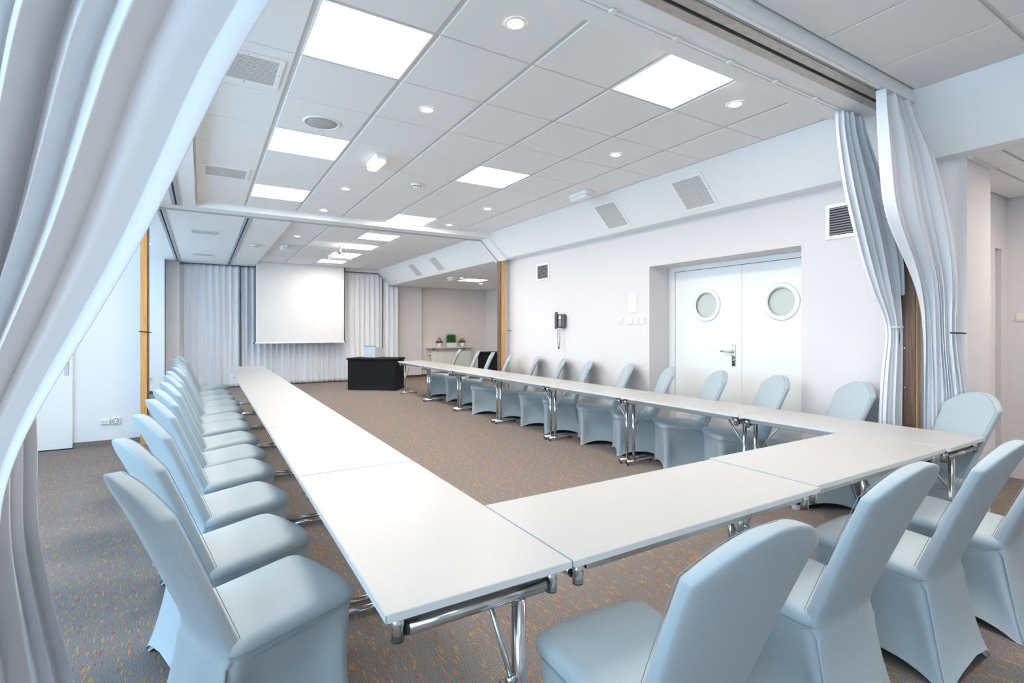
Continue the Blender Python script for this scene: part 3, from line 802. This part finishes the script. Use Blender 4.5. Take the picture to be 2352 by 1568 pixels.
MB().path([(0.03, -0.06, 0.30), (0.07, -0.15, 0.24), (0.05, -0.17, 0.17), (0.0, -0.155, 0.11)], 0.006, 8).build('cable', 'dark_trim', e, True)
MB().bbox(-0.12, -0.05, -0.1415, -0.1402, 0.07, 0.10, 0.0005).build('vent_slot', 'lens_off', e)
tag(e, 'white ceiling projector hanging below the lit panels', 'projector')

# ------------------------------------------------------------------ tables
TZ, TL, TW = 0.710, 1.3465, 0.56
def make_table():
    e = empty('folding_table', (0, 0, 0))
    a, b = TW / 2 - 0.001, TL / 2 - 0.0015
    tt = MB().bbox(-a + 0.0012, a - 0.0012, -b + 0.0012, b - 0.0012, TZ - 0.0215, TZ, 0.0015).build('tabletop', 'tabletop', e)
    ed = MB().box(-a, a, -b, -b + 0.0011, TZ - 0.021, TZ - 0.0008).box(-a, a, b - 0.0011, b, TZ - 0.021, TZ - 0.0008).box(-a, -a + 0.0011, -b, b, TZ - 0.021, TZ - 0.0008).box(a - 0.0011, a, -b, b, TZ - 0.021, TZ - 0.0008)
    ed.build('edge_band', 'table_edge', tt)
    for s in (-1, 1):
        MB().bbox(s * 0.235 - 0.010, s * 0.235 + 0.010, -b + 0.075, b - 0.075, TZ - 0.060, TZ - 0.022, 0.003).build('side_rail', 'steel', e)
    for t in (-1, 1):
        ye = t * (b - 0.045)
        for s in (-1, 1):
            cp = MB().tube((s * 0.235, ye, TZ - 0.092), (s * 0.235, ye, TZ - 0.022), 0.0175, 20).build('corner_post', 'chrome', e, True)
            MB().tube((s * 0.235, ye, TZ - 0.096), (s * 0.235, ye, TZ - 0.0921), 0.0165, 20).build('end_cap', 'black_plastic', cp)
        cbr = MB().tube((-0.208, ye, TZ - 0.070), (0.208, ye, TZ - 0.070), 0.0195, 20).build('crossbar', 'chrome', e, True)
        for s in (-1, 1): MB().tube((s * 0.2085, ye, TZ - 0.070), (s * 0.2165, ye, TZ - 0.070), 0.0175, 20).build('end_cap', 'black_plastic', cbr)
        cx = 0.125
        MB().tube((cx, ye, 0.05), (cx, ye, TZ - 0.088), 0.0165, 20).build('leg_column', 'chrome', e, True)
        ft = MB().tube((-0.14, ye, 0.034), (0.225, ye, 0.034), 0.0165, 20).build('foot', 'chrome', e, True)
        for gx_, ex_, s in ((-0.12, -0.1401, -1), (0.205, 0.2251, 1)):
            MB().tube((gx_, ye, 0.0), (gx_, ye, 0.018), 0.012, 12).build('glide', 'black_plastic', ft)
            MB().tube((ex_, ye, 0.034), (ex_ + s * 0.003, ye, 0.034), 0.015, 16).build('end_cap', 'black_plastic', ft)
        br = MB(); br.path([(cx - 0.028, ye, 0.40), (cx - 0.030, ye - t * 0.10, 0.53), (cx - 0.030, ye - t * 0.21, TZ - 0.03)], 0.008, 8)
        bo = br.build('brace', 'zinc', e, True)
        MB().tube((cx - 0.042, ye, 0.40), (cx - 0.017, ye, 0.40), 0.011, 12).build('bolt', 'zinc', bo, True)
    return e
table0 = make_table()
TY0 = 1.190
def place_table(first, x, y, rz, label, group):
    t = table0 if first else copy_tree(table0)
    t.location = (x, y, 0); t.rotation_euler = (0, 0, rz)
    return tag(t, label, 'table', group)
first = True
for k in range(7):
    yc = TY0 + TL / 2 + k * (TL + 0.003)
    x = 0.654 + 0.0052 * (yc - TY0)
    nm = 'nearest light grey folding table at the head of the left row' if k == 0 else ('furthest light grey folding table of the left row' if k == 6 else '%s light grey folding table from the camera in the left row' % ORD[k])
    place_table(first, x, yc, R(-0.3), nm, 'folding tables of the left row'); first = False
for k in range(7):
    yc = TY0 + 0.0 + TL / 2 + k * (TL + 0.003)
    x = 3.955 - 0.0080 * (yc - TY0)
    nm = 'nearest light grey folding table at the right corner of the right row' if k == 0 else ('furthest light grey folding table of the right row' if k == 6 else '%s light grey folding table from the camera in the right row' % ORD[k])
    place_table(False, x, yc, PI + R(0.45), nm, 'folding tables of the right row')
for k in range(2):
    xc_ = 0.940 + TL / 2 + k * (TL + 0.012)
    place_table(False, xc_, TY0 + TW / 2 - (0.004 if k == 0 else -0.012), R(90) - (R(0.25) if k else 0), ['left light grey folding table of the cross row in front', 'right light grey folding table of the cross row in front'][k], 'folding tables of the cross row')

# ------------------------------------------------------------------ chairs with stretch covers
def rounded_plan(yf, yr, hf, hr, rad, n_side=10, n_c=5, conc=(0, 0, 0, 0)):
    """closed loop (x,y,side,s): corners rounded, sides pulled in by conc = front,right,rear,left"""
    crn = [(-hf, yf), (hf, yf), (hr, yr), (-hr, yr)]
    out = []
    for q in range(4):
        a = Vector(crn[q]); b = Vector(crn[(q + 1) % 4]); c = Vector(crn[(q + 2) % 4])
        d1 = (b - a).normalized(); d2 = (c - b).normalized()
        inward = Vector((d1.y, -d1.x))
        cen = (Vector(crn[0]) + Vector(crn[2])) / 2
        if inward.dot(cen - a) < 0: inward = -inward
        p0 = a + d1 * rad; p1 = b - d1 * rad
        for k in range(n_side):
            t = k / (n_side - 1); s = 2 * t - 1
            w = max(0.0, 1 - abs(s) ** 3.6)
            p_ = p0.lerp(p1, t) + inward * conc[q] * w
            out.append((p_.x, p_.y, q, s))
        for k in range(1, n_c):
            t = k / n_c
            p_ = (1 - t) ** 2 * p1 + 2 * t * (1 - t) * b + t * t * (b + d2 * rad)
            out.append((p_.x, p_.y, q, None))
    return out
SEAT_Z = 0.452
def back_y(z): return -0.175 - max(0, z - 0.36) * 0.40 - max(0, z - 0.6) ** 2 * 0.10
def make_chair():
    e = empty('banquet_chair', (0, 0, 0))
    # skirt
    lv = [0.0, 0.012, 0.035, 0.07, 0.12, 0.18, 0.24, 0.29, 0.33, 0.36, 0.385, 0.40]
    zt = [0, 0.10, 0.20, 0.30, 0.40]
    yf_ = [0.205, 0.200, 0.198, 0.204, 0.212]
    yr_ = [-0.305, -0.280, -0.255, -0.236, -0.222]
    hf_ = [0.215, 0.208, 0.206, 0.208, 0.214]
    hr_ = [0.225, 0.205, 0.190, 0.186, 0.196]
    cs_ = [0.022, 0.046, 0.050, 0.026, 0.0]      # sides
    cf_ = [0.016, 0.024, 0.022, 0.010, 0.0]      # front
    cr_ = [0.020, 0.022, 0.016, 0.004, -0.004]   # rear
    loops = []
    for z in lv:
        g = lambda t: float(np.interp(z, zt, t))
        pl_ = rounded_plan(g(yf_), g(yr_), g(hf_), g(hr_), 0.030 + 0.02 * (z / 0.4), 13, 5, (g(cf_), g(cs_), g(cr_), g(cs_)))
        lp = []
        for (x, y, q, s) in pl_:
            ar = (0.035, 0.050, 0.075, 0.050)[q]
            up = ar * (1 - abs(s) ** 2.2) if s is not None else 0.0
            lp.append((x, y, z + up * (1 - z / 0.40) ** 2.2))
        loops.append(lp)
    sk = MB().loft(loops, False, False).build('skirt_cover', 'fabric', e, True)
    # bottom hem
    hem = MB().path([Vector(p_) + Vector((0, 0, 0.002)) for p_ in loops[0]] + [Vector(loops[0][0]) + Vector((0, 0, 0.002))], 0.003, 6)
    hem.build('hem', 'fabric', sk, True)
    # seat cushion
    lo = []
    for (ins, z) in ((0.012, 0.372), (0.002, 0.392), (-0.004, 0.412), (-0.002, 0.430), (0.008, 0.443), (0.024, 0.450), (0.05, 0.4535), (0.09, 0.456), (0.14, 0.458), (0.18, 0.459)):
        pl_ = rounded_plan(0.222 - ins, -0.225 + ins * 0.8, 0.222 - ins, 0.205 - ins, max(0.012, 0.060 - ins * 0.25), 11, 5, (-0.010 if ins < 0.1 else 0, 0, 0, 0))
        lo.append([(x, y, z + 0.055 * y) for (x, y, q, s) in pl_])
    st_ = MB().loft(lo, False, True).build('seat_cover', 'fabric', e, True)
    sp = [Vector(p_) for p_ in lo[2]]; n = len(sp)
    MB().path([p_ + Vector((0, 0, -0.012)) for p_ in sp] + [sp[0] + Vector((0, 0, -0.012))], 0.0011, 5).build('seam', 'seam', st_, True)
    # backrest: slab with shoulders and an arched top
    SH, TOP = 0.874, 0.968
    zt2 = [0.0, 0.05, 0.10, 0.20, 0.30, 0.36]
    rear = [-0.322, -0.303, -0.289, -0.266, -0.247, -0.240]
    lowz = [0.0, 0.015, 0.04, 0.08, 0.13, 0.19, 0.25, 0.30, 0.335]
    zs = lowz + [0.352, 0.360, 0.375, 0.40, 0.44, 0.50, 0.58, 0.66, 0.74, 0.80, 0.84, 0.866, 0.873]
    hwl = [float(np.interp(z, zt, hr_)) + 0.003 for z in lowz]
    hw = hwl + [0.186, 0.188, 0.191, 0.193, 0.195, 0.199, 0.205, 0.211, 0.217, 0.221, 0.2235, 0.225, 0.2245]
    th = [0.007] * len(lowz) + [0.010, 0.018, 0.025, 0.028, 0.029, 0.029, 0.028, 0.027, 0.026, 0.026, 0.0265, 0.0275, 0.028]
    ns = 14
    half, sag = 0.2215, TOP - SH
    Rad = (half ** 2 + sag ** 2) / (2 * sag); zc0 = TOP - Rad
    for k in range(1, ns + 1):
        t = k / ns
        z = SH + sag * (1 - (1 - t) ** 1.8)
        zs.append(z); hw.append(math.sqrt(max(0.0002, Rad ** 2 - (z - zc0) ** 2))); th.append(0.028 - 0.012 * t ** 5)
    loops = []
    nn = 36
    cen = []
    for z, w, t_ in zip(zs, hw, th):
        lp = []
        if z < 0.38: yc_ = float(np.interp(z, zt2, rear)) + t_ + 0.012
        else: yc_ = back_y(z)
        if 0.36 <= z < 0.44:
            k_ = (z - 0.36) / 0.08
            yc_ = (float(np.interp(z, zt2, rear)) + t_ + 0.012) * (1 - k_) + back_y(z) * k_
        cen.append(yc_)
        for i in range(nn):
            a = 2 * PI * i / nn
            c_, s_ = math.cos(a), math.sin(a)
            x = w * math.copysign(abs(c_) ** 0.30, c_)
            bow = 0.014 * (1 - min(1.0, abs(x) / 0.225) ** 2)
            y = yc_ + t_ * math.copysign(abs(s_) ** 0.45, s_) - bow
            up = 0.085 * (1 - min(1.0, abs(x) / (w + 1e-6)) ** 2.2) * (max(0.0, 1 - z / 0.33)) ** 2.2
            lp.append((x, y, z + up))
        loops.append(lp)
    bk_ = MB().loft(loops, False, True).build('back_cover', 'fabric', e, True)
    # seam line round the front edge of the back
    pts = []
    for z, w, t_, yc_ in list(zip(zs, hw, th, cen))[len(lowz) + 3:]:
        pts.append((w * 0.975, yc_ + t_ * 0.93 - 0.014 * (1 - min(1, w * 0.975 / 0.225) ** 2), z))
    full = pts + [(-a, b, c) for a, b, c in reversed(pts)]
    MB().path(full, 0.0011, 5).build('seam', 'seam', bk_, True)
    return e
chair0 = make_chair()
used = [False]
def chair(x, y, face, label, group, dz=0):
    """face: direction the sitter looks, radians from +x"""
    c = chair0 if not used[0] else copy_tree(chair0)
    used[0] = True
    c.location = (x, y, dz); c.rotation_euler = (0, 0, face - PI / 2)
    return tag(c, label, 'chair', group)
# left row: given by the near front corner of each seat
LC = [(0.47, 1.91), (0.42, 2.50), (0.42, 3.13), (0.42, 3.78), (0.42, 4.32), (0.42, 4.94), (0.41, 5.66), (0.40, 6.20), (0.42, 6.88), (0.41, 7.48), (0.39, 8.12), (0.37, 8.80), (0.38, 9.66)]
for k, (fx, fy) in enumerate(LC):
    ph = R([20, 20, 17, 16, 15, 15, 14, 14, 14, 14, 14, 14, 14][k])
    f_ = Vector((math.cos(ph), math.sin(ph))); s_ = Vector((-math.sin(ph), math.cos(ph)))
    c_ = Vector((fx, fy)) - f_ * 0.205 + s_ * 0.20
    chair(c_.x, c_.y, ph, '%s stretch-covered pale blue-grey chair of the left row, counted from the camera' % ORD[k], 'covered chairs of the left row')
# right row
RCY = [2.29, 2.96, 3.59, 4.25, 4.89, 5.65, 6.25, 6.93, 7.56, 8.57, 9.16, 10.04]
for k, yt in enumerate(RCY):
    ph = R(180 - [34, 32, 33, 35, 34, 34, 34, 34, 30, 25, 25, 25][k])
    cx = 4.20 if k < 8 else (4.07 if k == 8 else 4.30)
    chair(cx, yt, ph, '%s stretch-covered pale grey chair of the right row, counted from the right corner' % ORD[k], 'covered chairs of the right row')
chair(4.14, 1.555, R(180 - 36), 'pale grey covered chair standing at the right corner beside the tied curtain', 'covered chairs of the right row')
# cross row
for k, (x, y, a) in enumerate([(1.088, 1.09, 88), (1.95, 1.15, 90), (2.65, 1.10, 91), (3.30, 1.05, 93)]):
    chair(x, y, R(a), ['nearest stretch-covered blue-grey chair in front of the cross tables', 'second covered chair from the left in front of the cross tables', 'third covered chair from the left in front of the cross tables', 'covered chair cut off by the right edge of the photo'][k], 'covered chairs of the cross row')

# ------------------------------------------------------------------ presenter's table and computer
TA = R(-39)
def draped(loc, rz, w, d, h, label):
    e = empty('draped_table', loc, rz)
    loops = []
    for z, k in ((0.0, 0.0), (0.02, 0.005), (0.15, 0.012), (0.35, 0.014), (0.55, 0.010), (h - 0.06, 0.0), (h - 0.045, -0.004)):
        pl_ = rounded_plan(d / 2 - 0.02, -d / 2 + 0.02, w / 2 - 0.02, w / 2 - 0.02, 0.03, 17, 4, (k * 2, k * 2.5, k * 2, k * 2.5))
        loops.append([(x, y, z + (0.012 * (1 - abs(s) ** 2) if (s is not None and z < 0.01) else 0)) for x, y, q, s in pl_])
    MB().loft(loops, False, False).build('skirt', 'black_cloth', e, True)
    lo = []
    for ins, z in ((0.012, h - 0.045), (-0.004, h - 0.03), (-0.006, h - 0.012), (0.0, h - 0.003), (0.02, h)):
        pl_ = rounded_plan(d / 2 - ins, -d / 2 + ins, w / 2 - ins, w / 2 - ins, 0.03, 9, 4)
        lo.append([(x, y, z) for x, y, q, s in pl_])
    MB().loft(lo, True, True).build('top_cover', 'black_cloth', e)
    return tag(e, label, 'table')
draped((3.50, 11.86, 0), TA, 1.20, 0.60, 0.735, "black cloth-covered presenter's table in front of the back curtain")
draped((7.30, 12.9, 0), R(0), 0.6, 1.2, 0.735, 'black cloth-covered table behind the far right post')
e = empty('computer', (3.42, 11.90, 0.7355), R(-52))
MB().add([(-0.145, -0.10, 0.012), (0.145, -0.10, 0.012), (0.145, -0.085, 0.262), (-0.145, -0.085, 0.262), (-0.145, -0.088, 0.012), (0.145, -0.088, 0.012), (0.145, -0.073, 0.262), (-0.145, -0.073, 0.262)],
         [(0, 1, 2, 3), (5, 4, 7, 6), (0, 4, 5, 1), (3, 2, 6, 7), (0, 3, 7, 4), (1, 5, 6, 2)]).build('front_panel', 'computer', e)
MB().bbox(-0.15, 0.15, -0.09, -0.062, 0.2625, 0.278, 0.003).build('top_edge', 'dark_trim', e)
MB().add([(0.135, -0.087, 0.01), (0.148, -0.085, 0.01), (0.148, 0.24, 0.01), (0.135, 0.24, 0.01), (0.135, -0.072, 0.262), (0.148, -0.072, 0.262), (0.148, 0.24, 0.20), (0.135, 0.24, 0.20)],
         [(0, 3, 2, 1), (4, 5, 6, 7), (0, 1, 5, 4), (1, 2, 6, 5), (2, 3, 7, 6), (3, 0, 4, 7)]).build('side_panel', 'computer_side', e)
MB().bbox(-0.155, 0.155, -0.115, 0.26, 0.0, 0.0095, 0.002).build('base', 'black_plastic', e)
lg = MB().lathe([(0.016, 0), (0.016, 0.001)], 20); lg.add([(0.004, 0.019, 0), (0.012, 0.030, 0), (0.006, 0.032, 0), (0.0, 0.021, 0)], [(0, 1, 2, 3)])
lg.build('logo', 'computer_side', e, loc=(0, -0.0955, 0.135), rot=(R(90 + 3.4), 0, 0))
tag(e, 'silver computer with a pale round logo on the black table', 'computer')

# ------------------------------------------------------------------ radiator, shelf, plants
RY = 14.3
e = empty('radiator', (6.50, RY, 0))
rb = MB(); n = 44; x0, x1 = -0.66, 0.66
v = []; f = []
for i in range(n * 4 + 1):
    x = x0 + (x1 - x0) * i / (n * 4)
    off = -0.10 - 0.008 * (1 if (i % 4) in (0, 1) else 0)
    v += [(x, off, 0.13), (x, off, 0.70)]
for i in range(n * 4): f.append((2 * i, 2 * i + 2, 2 * i + 3, 2 * i + 1))
mesh('fluted_panel', v, f, 'radiator', e)
MB().box(x0, x1, -0.099, -0.03, 0.13, 0.70).build('body', 'radiator', e)
MB().bbox(x0, x1, -0.112, -0.028, 0.7005, 0.725, 0.004).build('top_grille', 'radiator', e)
MB().tube((x0 - 0.10, -0.07, 0.66), (x0 - 0.002, -0.07, 0.66), 0.022, 14).build('valve', 'white_plastic', e, True)
MB().tube((x0 - 0.03, -0.07, 0.0), (x0 - 0.03, -0.07, 0.637), 0.009, 10).build('pipe', 'steel', e, True)
tag(e, 'cream panel radiator below the plant shelf', 'radiator')
sh = empty('wall_shelf', (6.47, RY, 0.84))
MB().bbox(-0.76, 0.76, -0.20, -0.001, -0.012, 0.018, 0.004).build('board', 'wall', sh)
for s in (-0.55, 0.45): MB().box(s - 0.012, s + 0.012, -0.16, -0.001, -0.05, -0.0125).build('bracket', 'dark_trim', sh)
tag(sh, 'pale shelf above the radiator holding three plants', 'shelf')
def pot_plant(x, label, petal, seed):
    rnd = random.Random(seed)
    e = empty('potted_plant', (x, RY - 0.11, 0.8585))
    MB().lathe([(0.060, 0.0), (0.064, 0.003), (0.078, 0.125), (0.072, 0.125), (0.070, 0.11)], 28).build('pot', 'pot', e, True)
    MB().lathe([(0.069, 0.1105), (0.069, 0.114)], 20).build('soil', 'soil', e)
    lb = MB(); pb = MB()
    for k in range(90):
        th = rnd.uniform(0, 2 * PI); r = 0.085 * math.sqrt(rnd.random()); zz = 0.13 + rnd.random() * 0.10 * (1.2 - r / 0.1)
        c = Vector((r * math.cos(th), r * math.sin(th) * 0.9, zz)); d = Vector((math.cos(th + rnd.uniform(-.7, .7)), math.sin(th + rnd.uniform(-.7, .7)), rnd.uniform(-.3, .6))).normalized()
        sd = d.cross(Vector((0, 0, 1))).normalized() * 0.013; up = Vector((0, 0, 0.006))
        lb.add([c, c + d * 0.022 + sd + up, c + d * 0.05, c + d * 0.022 - sd + up], [(0, 1, 2, 3)])
    for k in range(26):
        th = rnd.uniform(0, 2 * PI); r = 0.075 * math.sqrt(rnd.random()); zz = 0.235 + 0.05 * (1 - (r / 0.08) ** 2) + rnd.uniform(-.02, .01)
        pb.lathe([(0.002, -0.008), (0.012, 0.0), (0.016, 0.008), (0.003, 0.004)], 7, (r * math.cos(th), r * math.sin(th), zz))
    lo = lb.build('foliage', 'leaf', e); lo['kind'] = 'stuff'
    po = pb.build('blossoms', petal, e); po['kind'] = 'stuff'
    st2 = MB()
    for k in range(5): st2.tube((0.02 * math.cos(k), 0.02 * math.sin(k), 0.114), (0.05 * math.cos(k * 1.3), 0.05 * math.sin(k * 1.3), 0.21), 0.003, 6)
    st2.build('stems', 'leaf', e)
    return tag(e, label, 'plant')
pot_plant(6.10, 'small potted plant with pinkish flowers in a white pot', 'petal_red', 2)
pot_plant(6.85, 'small potted plant with yellow flowers in a white pot', 'petal_yellow', 5)
e = empty('grass_planter', (6.48, RY - 0.11, 0.8585))
MB().bbox(-0.145, 0.145, -0.06, 0.06, 0, 0.135, 0.004).build('planter_box', 'pot', e)
rnd = random.Random(9); gb = MB()
for k in range(420):
    x = rnd.uniform(-0.138, 0.138); y = rnd.uniform(-0.052, 0.052); h_ = rnd.uniform(0.22, 0.29); lx, ly = rnd.uniform(-.012, .012), rnd.uniform(-.012, .012); a = rnd.uniform(0, PI)
    wx, wy = 0.003 * math.cos(a), 0.003 * math.sin(a)
    gb.add([(x - wx, y - wy, 0.136), (x + wx, y + wy, 0.136), (x + lx + wx * .7, y + ly + wy * .7, 0.136 + h_ * .7), (x + lx * 1.6, y + ly * 1.6, 0.136 + h_), (x + lx - wx * .7, y + ly - wy * .7, 0.136 + h_ * .7)], [(0, 1, 2, 4), (4, 2, 3)])
go = gb.build('grass_blades', 'grass', e); go['kind'] = 'stuff'
tag(e, 'rectangular white planter of upright green grass', 'plant')
